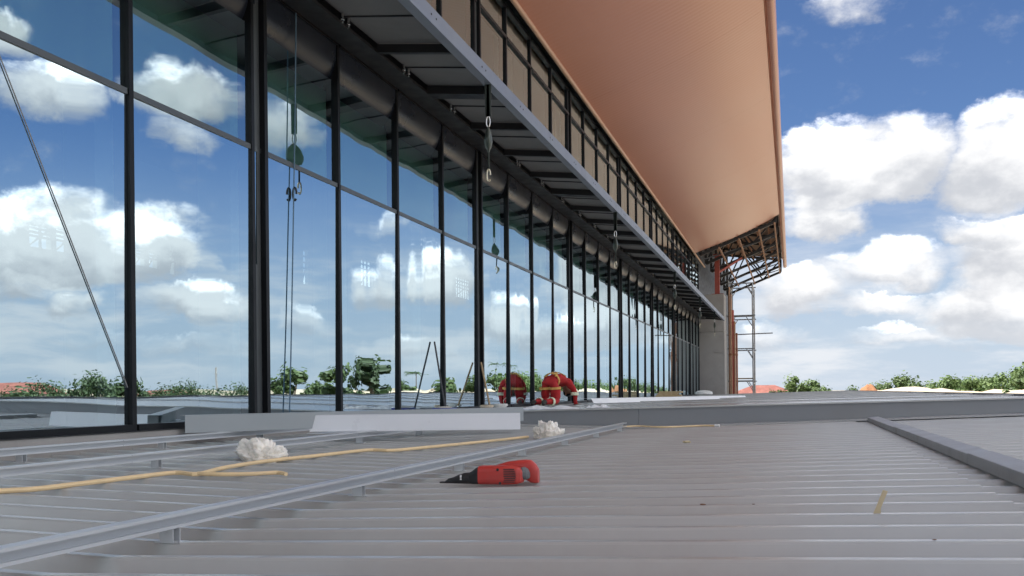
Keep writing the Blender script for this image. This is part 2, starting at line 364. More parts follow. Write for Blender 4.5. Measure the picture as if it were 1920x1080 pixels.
# the step itself, its coping and the flashing at its foot
stp = bpy.data.objects.new('roof_step', None); COL.objects.link(stp); struct(stp)
X0, X1 = -4.3, 9.0
def tz(x): return zf(x)+.012
def skew(x0, x1, y0, y1, za, zb, mname, nm, par):        # a block whose bottom / top follow two functions of x
    vs = [(x0,y0,za(x0)),(x1,y0,za(x1)),(x1,y1,za(x1)),(x0,y1,za(x0)),(x0,y0,zb(x0)),(x1,y0,zb(x1)),(x1,y1,zb(x1)),(x0,y1,zb(x0))]
    return build(nm, MB().add(vs, [(3,2,1,0),(4,5,6,7),(0,1,5,4),(1,2,6,5),(2,3,7,6),(3,0,4,7)]), mname, par)
for a, b in ((-4.3,-1.7),(-1.697,9.0)):
    skew(a, b, 11.0, 11.06, lambda x: zr(x)-.06, lambda x: tz(x)-.012, 'roof_dark', 'step_face', stp)
    skew(a, b, 10.42, 10.995, lambda x: zr(x)+.008, lambda x: zr(x)+.014, 'roof_grey', 'foot_flashing', stp)
skew(-4.3, 9.0, 10.975, 11.14, lambda x: tz(x)-.012, lambda x: tz(x)+.004, 'roof_grey', 'coping', stp)
# ridge cap on the far side, sunlit; and the mass of the building under the roofs
rc = build('ridge_cap', MB().prism_y([(8.9,zr(8.9)+.01),(9.05,zr(9)+.075),(9.2,zr(9)+.075),(9.35,-.1),(9.3,-.12),(9.05,-.06)], -14, 11), 'white_sheet', roof)
mass = MB().box(-4.36, 9.3, -14, 11.02, -6.4, -.56).box(-4.36, 2.8, 11.03, 56, -6.4, -.35)
lb = thing('lower_building', 'low building whose metal roofs fill the foreground', 'building', (2, 0, -6)); build('wall', mass, 'concrete', lb)
# bent angle that lies across the ribs on the right
ang = thing('steel_angle', 'weathered galvanised box flashing across the ribs at right', 'flashing', (.9, 5, zr(.9)))
Z = lambda x: zr(x)+.002
for i, (ya, yb) in enumerate(((1.2,4.6),(4.605,7.8),(7.805,10.4))):
    k = .004*i
    build('flashing_length', MB().prism_y([(.735,Z(.735)),(.735,Z(.735)+.050-k),(.84,Z(.84)+.055-k),(.84,Z(.84))], ya, yb), 'galv_dull', ang, bevel=.004)

# ------------------------------------------------------------------ glass facade
GX = -4.46
Y0, PW = 7.42, 1.53
KA, KB = -8, 27
def yk(k): return Y0+PW*k-(.17 if k < 0 else 0)
ys = [yk(k) for k in range(KA, KB+1)]
def bay(nm, me, k, z=0):
    o = piece(nm, me, (GX, yk(k), z), fac); o.scale.y = (yk(k+1)-yk(k))/PW; return o
ZB, ZT, ZS, ZC, ZU, ZR_ = -.20, 2.13, 3.17, 3.57, 5.8, 6.34
fac = thing('glass_facade', 'tall mirror glass curtain wall in dark frames along the left', 'glass facade', (GX, Y0, -.3))
ms = MB().box(-.10,.036,-.023,.023,ZB-.045,6.34).mesh('mullion','frame')
mbg = MB().box(-.16,.064,.030,.082,ZB-.045,6.34).mesh('mullion','frame'); mbl = MB().box(-.10,.036,-.135,-.092,ZB-.045,6.34).mesh('mullion','frame'); mpl = MB().box(-.05,.012,-.0915,.0295,ZB-.045,6.34).mesh('mullion_plate','frame_light')
for k in range(KA, KB+1):
    y = yk(k); piece('mullion', mbg if k % 4 == 0 else ms, (GX, y, 0), fac)
    if k % 4 == 0: piece('mullion', mbl, (GX, y, 0), fac); piece('mullion_plate', mpl, (GX, y, 0), fac)
def bars(z, h, d, mname, nm):
    me = MB().box(-.08, d, .03, PW-.03 , z-h/2, z+h/2).mesh(nm, mname)
    for k in range(KA, KB): bay(nm, me, k)
bars(ZB-.022, .044, .046, 'frame', 'sill_frame'); bars(ZT, .042, .026, 'frame_light', 'transom'); bars(ZC+.02, .06, .044, 'frame', 'transom')
bars(ZU, .05, .044, 'frame', 'transom'); bars(6.31, .05, .044, 'frame', 'transom')
def pane_mesh(z0, z1, g='glass'):
    mb = MB().box(-.014, 0, .028, PW-.028, z0, z1); me = mb.mesh('pane', ('glass_edge',g))
    for p in me.polygons: p.material_index = 1 if p.normal.x > .9 else 0
    return me
rows = [(ZB, ZT-.021, .0066), (ZT+.021, ZS+.02, .002), (ZC+.05, ZU-.025, .002), (ZU+.025, 6.285, .002)]
for z0, z1, tl in rows:
    me = pane_mesh(0, z1-z0, 'glass' if z0 < 1 else 'glass_middle' if z0 < 3 else 'glass_upper')
    for k in range(KA, KB):
        o = bay('pane', me, k, z0); o.rotation_euler = (0, tl+rnd(-.0012,.0012), rnd(-.0028,.0028))
# rounded spandrel under the walkway
pr = [(-.14,ZS-.03)] + [(-.14+.18*math.sin(a), ZC-.05-.36*math.cos(a)) for a in [i*math.pi/2/10 for i in range(1, 11)]] + [(.04,ZC-.012),(-.14,ZC-.012)]
me = MB().prism_y(pr, .028, PW-.028).mesh('spandrel', 'spandrel', smooth=True)
for k in range(KA, KB): bay('spandrel', me, k).location.x -= .015
build('sill_kerb', MB().box(-4.72,-4.36,ys[0],ys[-1],-.55,-.249), 'concrete', fac)
build('sill_gasket', MB().box(-4.5,-4.352,ys[0],ys[-1],-.2485,-.2445), 'steel_black', fac)

# ------------------------------------------------------------------ maintenance walkway
wk = thing('maintenance_walkway', 'long dark steel walkway bracketed out from the glass wall', 'walkway', (-3.9, Y0, ZC))
YE = ys[-1]+.5
build('inner_beam', MB().prism_y([(-4.40,3.57),(-4.40,3.60),(-4.34,3.60),(-4.34,3.74),(-4.14,3.74),(-4.14,3.71),(-4.27,3.70),(-4.27,3.60),(-4.14,3.60),(-4.14,3.57)], ys[0], YE), 'steel_black', wk)
seg = 9.0; y = ys[0]
while y < YE-.1:
    y1 = min(y+seg, YE)-.012
    build('edge_channel', MB().prism_y([(-3.20,3.46),(-3.20,3.615),(-3.27,3.615),(-3.27,3.605),(-3.212,3.602),(-3.212,3.472),(-3.30,3.47),(-3.30,3.46)], y, y1), 'channel_grey', wk); y += seg
def slab(y0, y1, z0, z1, x0=-4.14, x1=-3.215, dz=-.10):
    return MB().add([(x0,y0,z0),(x1,y0,z0+dz),(x1,y1,z0+dz),(x0,y1,z0),(x0,y0,z1),(x1,y0,z1+dz),(x1,y1,z1+dz),(x0,y1,z1)], [(3,2,1,0),(4,5,6,7),(0,1,5,4),(1,2,6,5),(2,3,7,6),(3,0,4,7)])
bb = slab(-.03,.03,3.572,3.66).mesh('bracket','steel_black'); bw = slab(-.11,.11,3.571,3.668).mesh('bracket','steel_black')
dp = slab(.02,PW-.02,3.6705,3.695).mesh('deck_panel','deck_panel')
lip = slab(.73,.742,3.655,3.6695).mesh('deck_joint','steel_dark')
bt = MB()
btm = bt.tube([(-4.12,.66,3.66),(-4.12,.66,3.612),(-4.12,.66,3.61),(-4.12,.66,3.60),(-4.12,.66,3.599),(-4.12,.66,3.57)], [.012,.012,.022,.022,.012,.012], 8).mesh('bolt','steel')
hl = MB()
hlm = hl.tube([(-3.2005,.64,3.54),(-3.196,.64,3.54)], .011, 8).mesh('bolt_hole','steel_black')
for k in range(KA, KB+1):
    y = Y0+PW*k+.35
    piece('bracket', bw if k % 4 == 2 else bb, (0, y, 0), wk)
    if k < KB:
        piece('deck_panel', dp, (0, y, 0), wk); piece('deck_joint', lip, (0, y, 0), wk); [piece('bolt', btm, (0, y+q, 0), wk) for q in (0, .13)]; [piece('bolt_hole', hlm, (0, y+q, 0), wk) for q in (0, .13)]

# ------------------------------------------------------------------ canopy roof
can = thing('canopy_roof', 'huge orange brown canopy roof leaning out over the glass wall', 'roof', (-4.35, 0, 6.4))
def sof(t):                                                   # soffit curve, t 0 inner .. 1 outer
    x = -4.30+3.82*t; return x, 6.40+1.28*t+.32*t*t*t
sp = [sof(i/14) for i in range(15)]
def soffit_panel(y0, y1):
    up = [(x, z+.035) for x, z in sp][::-1]; return MB().prism_y(sp+up, y0, y1)
yy = -16.0
while yy < 45.4:
    build('soffit_panel', soffit_panel(yy, min(yy+6.15, 45.5)-.005), 'soffit', can, smooth=True)
    yy += 6.15
nx, nz = sp[-1]
nose = [(nx+.012, nz)]+[(nx+.125+.11*math.sin(a), nz+.125-.11*math.cos(a)) for a in [R(-60+15*i) for i in range(13)]]+[(nx+.18, nz+.62),(nx-.1, nz+.66),(nx-.1, nz+.6),(nx+.02, nz+.56)]
yy = -16.0
while yy < 66:
    build('eave_nose', MB().prism_y(nose, yy, min(yy+12.3, 66)-.005), 'soffit', can, smooth=True); yy += 12.3
build('eave_trim', MB().tube([(-4.28,-16,6.36),(-4.28,50.5,6.36)], .045, 10), 'copper_trim', can, smooth=True)
build('roof_deck', MB().prism_y([(nx+.1,nz+.66),(-6,9.3),(-14,9.75),(-24.5,9.3),(-24.5,9.45),(-14,9.92),(-6,9.46),(nx+.1,nz+.80)], -16, 66), 'deck_under', can)
# bare trusses where the cladding is not on yet
for i, y in enumerate([45.9, 49.2, 52.6, 56.0, 59.4, 62.7, 65.8]):
    t = MB(); a = Vector((-4.1, y, 6.36)); b = Vector((-.62, y, 7.75)); c = Vector((-4.1, y, 9.0)); d = Vector((-.62, y, 8.55))
    t.bar(a, b, .10, .14).bar(c, d, .10, .14).bar(a, c, .10, .12).bar(b, d, .08, .1)
    pa = a
    for q in range(1, 4):
        f = q/3; pt = (a if q % 2 == 0 else c).lerp(b if q % 2 == 0 else d, f); t.bar(pa, pt, .06, .08); pa = pt
    build('truss', t, 'steel_dark' if i < 5 else 'steel_black', can)
for f in (.26, .52, .78, .98):
    x = -4.1+3.48*f; z = 6.36+1.39*f
    build('purlin', MB().bar((x, 45.6, z-.10), (x, 65.6 if f > .5 else 63, z-.10), .07, .06), 'rust_light', can)
for f in (.12, .32, .5, .68, .86):
    x = -4.1+3.48*f; build('purlin', MB().bar((x, 45.6, 9.02-.45*f-.12), (x, 66, 9.02-.45*f-.12), .08, .12), 'rust', can)
for y in (47, 51, 54.4, 57.8, 61): build('stay', MB().bar((-4.0, y, 6.3), (-.7, y+3.2, 7.7), .05, .05), 'steel_dark', can)
# truss hangers: red steel posts between the concrete pier and the roof
post = thing('steel_post', 'red oxide steel post standing on the concrete pier', 'post', (-3.55, 50.3, 4.9))
build('shaft', MB().bar((-3.62,50.2,4.88),(-3.62,50.2,6.9),.24,.24), 'oxide_red', post); build('base_plate', MB().box(-3.9,-3.3,49.95,50.55,4.871,4.91), 'oxide_red', post)
build('cap_plate', MB().box(-3.8,-3.4,50,50.4,6.9,6.94), 'oxide_red', post); build('strut', MB().bar((-3.62,50.3,6.0),(-2.5,52.4,7.0),.1), 'oxide_red', post)

pier = thing('concrete_pier', 'bare concrete pier at the far end of the glass wall', 'pier', (-3.9, 50.3, -.3))
build('shaft', MB().box(-4.62,-3.25,49.75,51.2,-.6,2.95), 'concrete', pier, bevel=.03); build('shaft_lift', MB().box(-4.61,-3.262,49.765,51.19,2.952,4.87), 'concrete', pier, bevel=.03)
build('formwork_rib', MB().box(-3.75,-3.3,49.70,49.749,1.9,2.0), 'concrete', pier)

# rusty pipe bundle beside the pier
for i, (x, y, r, z1, mn) in enumerate(((-3.12,51.6,.05,5.4,'rust_light'),(-2.98,51.9,.085,4.2,'oxide_red'),(-3.02,51.5,.04,5.0,'rust_light'),(-2.86,51.7,.05,3.6,'rust_light'),(-2.78,52.1,.05,3.0,'rust'))):
    lab = ['tall thin tan pole nearest the concrete pier', 'thickest red brown pipe in the upright bundle beside the pier', 'slim tan pole between pier and thick red pipe', 'tan pole just right of the thick red pipe', 'short rust pipe on the scaffold side of the bundle'][i]
    t = thing('steel_pipe', lab, 'pipe', (x, y, -.5), 'pipes stacked upright by the pier')
    build('pipe', MB().tube([(x,y,-.5),(x,y,z1)], r, 10), mn, t, smooth=True); build('collar', MB().tube([(x,y,1.8),(x,y,1.9)], r*1.25, 10), 'rust', t)

# ------------------------------------------------------------------ scaffold tower
sc = thing('scaffold_tower', 'thin steel scaffold tower under the open end of the canopy', 'scaffold', (-2.9, 57.5, -6))
xa, xb, ya, yb = -3.45, -2.12, 56.6, 59.2
for x in (xa, xb):
    for y in (ya, yb): build('standard', MB().tube([(x,y,-6),(x,y,6.0+rnd(-.1,.5))], .042, 8), 'scaffold', sc)
for z in (-4.2,-2.3,-.4,1.45,3.3,5.2):
    for y in (ya, yb):
        build('ledger', MB().tube([(xa-.1,y,z+.9),(xb+.1,y,z+.9)], .034, 8).tube([(xa,y,z+.3),(xa+.35,y,z+.86)], .028, 6).tube([(xb,y,z+.3),(xb-.35,y,z+.86)], .028, 6), 'scaffold', sc)
    for x in (xa, xb): build('ledger', MB().tube([(x,ya,z+.75),(x,yb,z+.75)], .032, 8), 'scaffold', sc)
for z, fl in ((-2.3,1),(-.4,-1),(1.45,1),(3.3,-1)):
    build('brace', MB().tube([(xb,ya if fl>0 else yb,z),(xb,yb if fl>0 else ya,z+1.7)], .028, 6), 'scaffold', sc)
for y in (56.7,57.15,57.6,58.05): build('platform_plank', MB().box(xa,xb,y,y+.40,.62,.67), 'wood', sc)
build('guard_rail', MB().tube([(xa-.2,ya-.06,3.15),(xb+1.1,ya-.06,3.2)], .032, 8), 'scaffold', sc)
build('guard_rail', MB().tube([(xa-.2,ya-.06,4.25),(xb+.15,ya-.06,4.25)], .032, 8), 'scaffold', sc)

# ------------------------------------------------------------------ inside the hall
hall = thing('hall_interior', 'dim hall behind the glass with small high windows', 'building', (-13, 20, -.4))
build('floor', MB().box(-22.3,-4.73,-5,82,-.6,-.35), 'inner_floor', hall)
wins = [(23.7,24.7,4.55,5.25),(24.8,25.8,4.55,5.3),(26.0,26.6,4.6,5.35),(28.6,29.2,4.6,5.2),(29.3,29.9,4.6,5.25),(30.5,30.9,4.5,5.5),(40.6,41.3,5.2,6.8),(46.9,48.7,5.8,7.2),(51.4,55.2,6.0,7.4),(62,66,6.6,8.0)]
wall = MB(); y = -5
for a, b, z0, z1 in wins:
    if a > y: wall.box(-22.3,-22,y,a,-.6,9.35)
    wall.box(-22.3,-22,a,b,-.6,z0).box(-22.3,-22,a,b,z1,9.35); y = b
wall.box(-22.3,-22,y,82,-.6,9.35)
build('back_wall', wall, 'inner_wall', hall)
for a, b, z0, z1 in wins:
    w = MB(); n = max(1, int((b-a)/.45))
    for i in range(n+1): yq = a+(b-a)*i/n; w.box(-22.1,-22.04,yq-.03,yq+.03,z0,z1)
    for f in (.45,.62,.8): w.box(-22.12,-22.06,a,b,z0+(z1-z0)*f,z0+(z1-z0)*f+.07)
    w.bar((-22.08,a,z0),(-22.08,b,z1),.05); build('window_frame', w, 'steel_dark', hall)
build('veil_panel', MB().box(-4.95,-4.88,-5,49.2,2.3,3.9), 'veil_panel', hall)  # added panel behind the upper panes, stands in for greenish light from inside
build('end_wall', MB().box(-22.3,-4.7,81.7,82,-.6,9.4), 'inner_wall', hall); build('end_wall', MB().box(-22.3,-4.7,-5.3,-5,-.6,9.4), 'inner_wall', hall)
build('side_wall', MB().box(-4.9,-4.63,49.3,81.7,-6,9.3), 'steel_black', hall)
build('ceiling', MB().box(-22,-4.75,-5,81.7,8.3,8.45), 'inner_wall', hall)
for i, (x, y, w) in enumerate(((-5.7,6.85,.32),(-5.9,9.15,.40),(-6.4,12.6,.35),(-6.4,15.5,.35),(-6.4,21.5,.35),(-6.4,27.5,.35),(-6.4,33.5,.35))):
    build('column', MB().box(x-w/2,x+w/2,y-w/2,y+w/2,-.35,8.3), 'concrete_in', hall)
for p, q in (((-7.5,6.2,.0),(-7.5,8.0,1.3)),((-7.5,8.0,1.3),(-7.5,6.6,2.1)),((-7.5,8.2,-.3),(-7.5,6.2,.75))): build('brace', MB().bar(p,q,.07), 'frame_light', hall)  # added bars, stand in for a truss reflected in the first pane

# ------------------------------------------------------------------ rails on the roof
def rail(x, y0, y1, top, label, joints=(), dirt='galv'):
    zb = zr(x); t = thing('support_rail', label, 'rail', (x, (y0+y1)/2, zb+.006), 'rails laid along the metal roof')
    cuts = [y0]+list(joints)+[y1]
    for i in range(len(cuts)-1):
        a, b = cuts[i], cuts[i+1]; k = .0015*(i % 2)
        c = .040-k
        e = .021+k
        build('channel', MB().prism_y([(x+u, top+v) for u, v in ((-e,-.042),(-e,0),(e,0),(e,-.009),(e-.003,-.009),(e-.003,-.003),(-e+.003,-.003),(-e+.003,-.039),(e-.003,-.039),(e-.003,-.033),(e,-.033),(e,-.042))], a, b-.002), dirt, t)
    y = y0+.33
    while y < y1:
        yr = .125+round((y-.125)/.25)*.25
        f = MB().box(x-.022,x+.022,yr-.020,yr-.017,zb+.006,top-.043).box(x-.022,x+.022,yr+.012,yr+.015,zb+.006,top-.043).box(x-.023,x-.0225,yr-.02,yr+.015,zb+.006,top-.043).box(x-.04,x+.045,yr-.022,yr+.022,zb+.0035,zb+.0058)
        build('foot', f, 'galv', t); y += 1.25
    return t
rail(-1.72, .9, 10.2, zr(-1.72)+.086, 'long near rail crossing the foreground beside the red drill', (3.95, 7.2))
rail(-3.25, 1.6, 10.6, zr(-3.25)+.090, 'middle rail, the one the left plastic wad leans on', (4.15, 6.9))
rail(-4.13, 1.6, 9.8, zr(-4.13)+.088, 'rail lying closest under the glass wall', (5.2,))

# ------------------------------------------------------------------ boards and loose flashings
def board(name, p, q, z0, z1, w, m, label, par=None, tilt=0):
    p, q = Vector(p), Vector(q); d = (q-p).normalized(); n = Vector((d.y,-d.x,0))     # folded sheet: face, top lip, bottom lip
    t = thing(name, label, 'sheet', tuple((p+q)/2)[:2]+(z0,), 'folded flashing sheets')
    def quad(a0, a1, zz0, zz1, th, nm):
        vs = []
        for P in (p, q):
            for a, z in ((a0,zz0),(a1,zz0),(a1,zz1),(a0,zz1)): vs.append(tuple(P+n*(a+tilt*(z-z0)))[:2]+(z,))
        build(nm, MB().add(vs, [(0,1,2,3),(7,6,5,4),(0,4,5,1),(1,5,6,2),(2,6,7,3),(3,7,4,0)]), m, t)
    quad(0, .004, z0, z1, 0, 'face'); quad(-w, .004, z1+.0005, z1+.004, 0, 'top_fold'); quad(-w*.6, .004, z0-.004, z0-.0005, 0, 'bottom_fold')
    return t
board('folded_sheet', (-4.30,6.12,0), (-2.5,8.95,0), -.275, -.150, .09, 'grey_sheet', 'long pale grey folded sheet leaning across the rails under the glass')
board('folded_sheet', (-3.75,7.00,0), (-2.12,7.50,0), -.300, -.175, .05, 'white_sheet', 'white folded sheet lying in front of the pale grey one', tilt=-.2)
board('folded_sheet', (-3.75,18.6,0), (-1.05,24.2,0), zf(-3.6)+.012, zf(-3.6)+.10, .25, 'white_sheet', 'long white sheet on the raised roof right of the worker', tilt=-.8)
t = thing('sheet_offcut', 'small white sheet offcut poking out under the folded sheets', 'sheet', (-3.45,7.0,zr(-3.4)))
build('offcut', MB().add([(-3.75,6.95,-.318),(-3.25,7.05,-.312),(-3.15,7.35,-.312),(-3.6,7.3,-.312),(-3.75,6.95,-.315),(-3.25,7.05,-.309),(-3.15,7.35,-.309),(-3.6,7.3,-.309)], [(3,2,1,0),(4,5,6,7),(0,1,5,4),(1,2,6,5),(2,3,7,6),(3,0,4,7)]), 'white_sheet', t)
def crumple(name, x0, x1, y, z, h, label, sd):
    n = 16; vs = []; fs = []; rr = random.Random(sd)
    for i in range(n+1):
        x = x0+(x1-x0)*i/n; hh = h*(.45+.2*math.sin(i*.9+sd)+.12*rr.random()) if 0 < i < n else h*.2
        vs += [(x, y-.06+.03*rr.random(), z), (x+.02*rr.random(), y+.02*rr.random(), z+hh), (x, y+.25, z+hh*.5), (x, y+.26, z)]
    for i in range(n):
        for j in range(3): fs.append((i*4+j, (i+1)*4+j, (i+1)*4+j+1, i*4+j+1))
        fs.append((i*4, i*4+3, i*4+7, i*4+4))
    fs += [(0,1,2,3),(n*4+3,n*4+2,n*4+1,n*4)]
    o = build(name, MB().add(vs, fs), 'white_sheet'); tag(o, label, 'sheet', 'folded flashing sheets')
crumple('protective_film', -3.55, -2.75, 12.6, zf(-3.2)+.002, .075, 'crumpled white protective film on the step in front of the worker', 4)
crumple('protective_film', -2.70, -2.42, 12.9, zf(-2.6)+.002, .06, 'small torn scrap of white film right of the crumpled one', 9)

# ------------------------------------------------------------------ plastic wads
def wad(label, c, sx, sy, h, sd):
    bm = bmesh.new(); bmesh.ops.create_icosphere(bm, subdivisions=5, radius=1)
    for v in bm.verts:
        p = v.co.copy(); q = p*1.4+Vector((sd,sd*.7,0))
        r = .92+.50*noise.noise(q*1.1)+.15*noise.noise(q*2.3)+.13*(1-2.4*abs(noise.noise(q*3.4)))+.06*(1-2.4*abs(noise.noise(q*7)))
        v.co = Vector((p.x*r*sx, p.y*r*sy, max(-.02, (p.z*.62+.42)*r*h)))
    me = bpy.data.meshes.new('plastic_wad'); bm.to_mesh(me); bm.free(); me.materials.append(MT['plastic_wrap']); me.polygons.foreach_set('use_smooth', [True]*len(me.polygons))
    o = bpy.data.objects.new('plastic_wad', me); COL.objects.link(o); o.location = c
    return tag(o, label, 'plastic wad', 'crumpled plastic wads')
wad('wide crumpled wad of clear plastic against the middle rail', (-3.03,5.05,zr(-3.03)-.010), .135, .10, .125, 3.1)
wad('peaked crumpled wad of plastic behind the near rail', (-2.05,8.15,zr(-2.05)-.012), .12, .11, .155, 8.4)

# ------------------------------------------------------------------ yellow cord
def smooth_path(pts, n=6):
    out = []; P = [Vector(p) for p in pts]
    for i in range(len(P)-1):
        a, b, c, d = P[max(i-1,0)], P[i], P[i+1], P[min(i+2,len(P)-1)]
        for k in range(n):
            t = k/n; out.append(.5*((2*b)+(c-a)*t+(2*a-5*b+4*c-d)*t*t+(3*b-a-3*c+d)*t**3))
    out.append(P[-1]); return out
def lay(pts, r): return [(x, y, zr(x)+.0065+r+abs(dz)) for x, y, dz in pts]
cord = thing('extension_cord', 'yellow cord snaking along the roof between the rails', 'cord', (-2.6, 5, zr(-2.6)))
def px(x, y):                                                 # point of the roof seen at this bearing, hardened to metres
    v = (y-735)/1800
    for X in [-.5-i*.01 for i in range(390)]:
        zc = -(zr(X)+.014)/v; dx = (x-1485)*.96*zc/1800
        if dx >= X: return X, (zc+X*math.sin(YAW))/math.cos(YAW)
    return -4.2, 5
main = [px(*p) for p in ((-60,914),(0,912),(70,909),(160,899),(250,889),(330,881),(372,884),(420,873),(500,861),(600,851),(690,842),(735,843),(800,838),(900,829),(990,820))]
build('cable', MB().tube(smooth_path(lay([(x,y,0) for x,y in main], .011), 5), .011, 8), 'cord', cord, smooth=True)
tail = [px(*p) for p in ((372,884),(410,886),(470,886),(520,884),(538,887))]
build('cable_tail', MB().tube(smooth_path(lay([(x,y,.004) for x,y in tail], .010), 5), .010, 8), 'cord', cord, smooth=True)
cord2 = thing('extension_cord', 'short loop of cord lying at the foot of the step', 'cord', (-1.1, 10.3, zr(-1.1)))
z2 = zr(-1.3)+.03
build('cable', MB().tube(smooth_path([(-1.85,10.0,z2),(-1.6,10.3,z2),(-1.42,10.12,z2),(-1.25,10.05,z2),(-1.1,10.2,z2),(-.9,10.3,z2+.005),(-.78,10.25,z2+.005)], 6), .009, 8), 'cord', cord2, smooth=True)
build('plug', MB().tube([(-.78,10.25,z2+.006),(-.73,10.24,z2+.006)], .014, 8), 'white_paint', cord2)

# ------------------------------------------------------------------ drill
DR = Vector((-1.28, 4.02, 0)); DR.z = zr(-1.28)+.006
dr = thing('rotary_drill', 'red and black rotary hammer drill lying on the ribs', 'drill', tuple(DR))
def D(x, y, z): return (DR.x+x, DR.y+y, DR.z+z)
def loft(secs, n=14, e=3.0):                                  # rounded-rectangle sections along x: (x, cy, cz, half y, half z)
    mb = MB(); k = 0
    for x, cy, cz, hy, hz in secs:
        for j in range(n):
            a = 2*math.pi*(j+.5)/n; c, s_ = math.cos(a), math.sin(a)
            mb.v.append(D(x, cy+hy*math.copysign(abs(c)**(2/e), c), cz+hz*math.copysign(abs(s_)**(2/e), s_)))
    for i in range(len(secs)-1):
        for j in range(n): mb.f.append((i*n+j, i*n+(j+1)%n, (i+1)*n+(j+1)%n, (i+1)*n+j))
    mb.f.append(tuple(range(n))[::-1]); mb.f.append(tuple((len(secs)-1)*n+j for j in range(n))); return mb
HY = .045
body = build('body', loft([(-.04,0,.041,HY*.98,.040),(0,0,.042,HY,.041),(.07,0,.0425,HY,.0415),(.10,0,.042,HY*.98,.040),(.135,0,.041,HY*.9,.036),(.150,0,.040,HY*.75,.030),(.156,0,.040,HY*.5,.02)], 20, 4.5), 'drill_red', dr)
build('gear_case', loft([(-.085,0,.028,.030,.026),(-.072,0,.031,.034,.030),(-.056,0,.037,.040,.036),(-.0405,0,.0405,HY*.97,.0395)], 20, 4), 'drill_dark', dr)
build('chuck', loft([(-.205,0,.007,.008,.006),(-.19,0,.012,.014,.011),(-.165,0,.0155,.019,.0145),(-.14,0,.021,.025,.020),(-.115,0,.025,.029,.0245),(-.0855,0,.026,.030,.025)], 18, 2.2), 'drill_dark', dr)
build('bit', loft([(-.232,0,.005,.004,.004),(-.2055,0,.006,.006,.005)], 8, 2), 'drill_dark', dr)
build('rating_mark', MB().box(*[v for a in ((-.126,-.119),) for v in (DR.x+a[0],DR.x+a[1])], DR.y-.0325, DR.y-.0295, DR.z+.030, DR.z+.042).box(DR.x-.126,DR.x-.119,DR.y-.0325,DR.y-.0295,DR.z+.020,DR.z+.027), 'white_paint', dr)
ln = MB()
for i in range(8): z = DR.z+.014+.0078*i; ln.box(DR.x+.078+.002*i*(i<3), DR.x+.134-.002*abs(i-3.5), DR.y-HY-.0012, DR.y-HY+.0012, z, z+.0036)
build('vent_slots', ln, 'drill_dark', body)
for x, z in ((.052,.068),(.062,.010)): build('screw', MB().tube([D(x,-HY-.001,z),D(x,-HY+.003,z)], .006, 10), 'drill_dark', body)
build('switch_boot', loft([(.128,.01,.045,.03,.024),(.155,.012,.050,.032,.028),(.170,.012,.047,.026,.024),(.178,.012,.042,.016,.014)], 14, 2.6), 'drill_grey', dr)
build('handle', loft([(.022,.055,.079,.012,.004),(.07,.056,.084,.018,.013),(.115,.058,.076,.022,.027),(.15,.06,.062,.024,.044),(.175,.06,.054,.024,.050),(.195,.06,.045,.023,.043),(.208,.06,.036,.017,.031)], 18, 3.2), 'drill_red', dr, smooth=True)
build('side_grip', MB().tube([D(-.02,.05,.05),D(-.02,.13,.045)], [.012,.016], 10), 'drill_dark', dr, smooth=True)

# ------------------------------------------------------------------ small debris
def leafscrap(x, y, label, rot, sc, h):
    pr = [(-.010,0),(.012,0),(.010,.02),(.016,.045),(.024,.078),(.010,.082),(.002,.05),(-.004,.022)]
    m = MB(); n = len(pr)
    def P(a, b, d): return (x+a*sc*math.cos(rot)+b*sc*.12, y+a*sc*math.sin(rot)+d+.2*b*h, zr(x)+.004+b*sc*h)
    m.add([P(a,b,0) for a,b in pr]+[P(a,b,.002+.01*b) for a,b in pr], [tuple(range(n)), tuple(range(2*n-1,n-1,-1))]+[(i,i+n,(i+1)%n+n,(i+1)%n) for i in range(n)])
    return tag(build('dry_leaf', m, 'leaf_dry'), label, 'leaf')
leafscrap(.225, 2.88, 'dry pale leaf standing upright between the ribs at right', 0, .95, .85)
random.seed(21)
for i, (x, y, s, lab) in enumerate(((-.28,3.05,.006,'reddish crumb of soil on a rib right of centre'),(.31,2.38,.003,'dark splinter on a rib below the standing leaf'),(-2.05,2.85,.008,'dark scrap on the ribs left of the near rail'),(-.75,7.0,.02,'pale scrap of film on the far ribs'),(-.12,3.15,.003,'tiny dark speck on a rib near the reddish crumb'))):
    bm = bmesh.new(); bmesh.ops.create_icosphere(bm, subdivisions=2, radius=s)
    for v in bm.verts: v.co *= 1+.5*noise.noise(v.co*90+Vector((i,0,0))); v.co.x *= 1.7; v.co.z *= .45
    me = bpy.data.meshes.new('debris'); bm.to_mesh(me); bm.free(); me.materials.append(MT['leaf_dry' if i == 3 else 'soil_bit'])
    o = bpy.data.objects.new('debris', me); COL.objects.link(o); yr = .125+round((y-.125)/.25)*.25; o.location = (x, yr, zr(x)+.007+s*.3); tag(o, lab, 'debris', 'bits of debris on the roof')

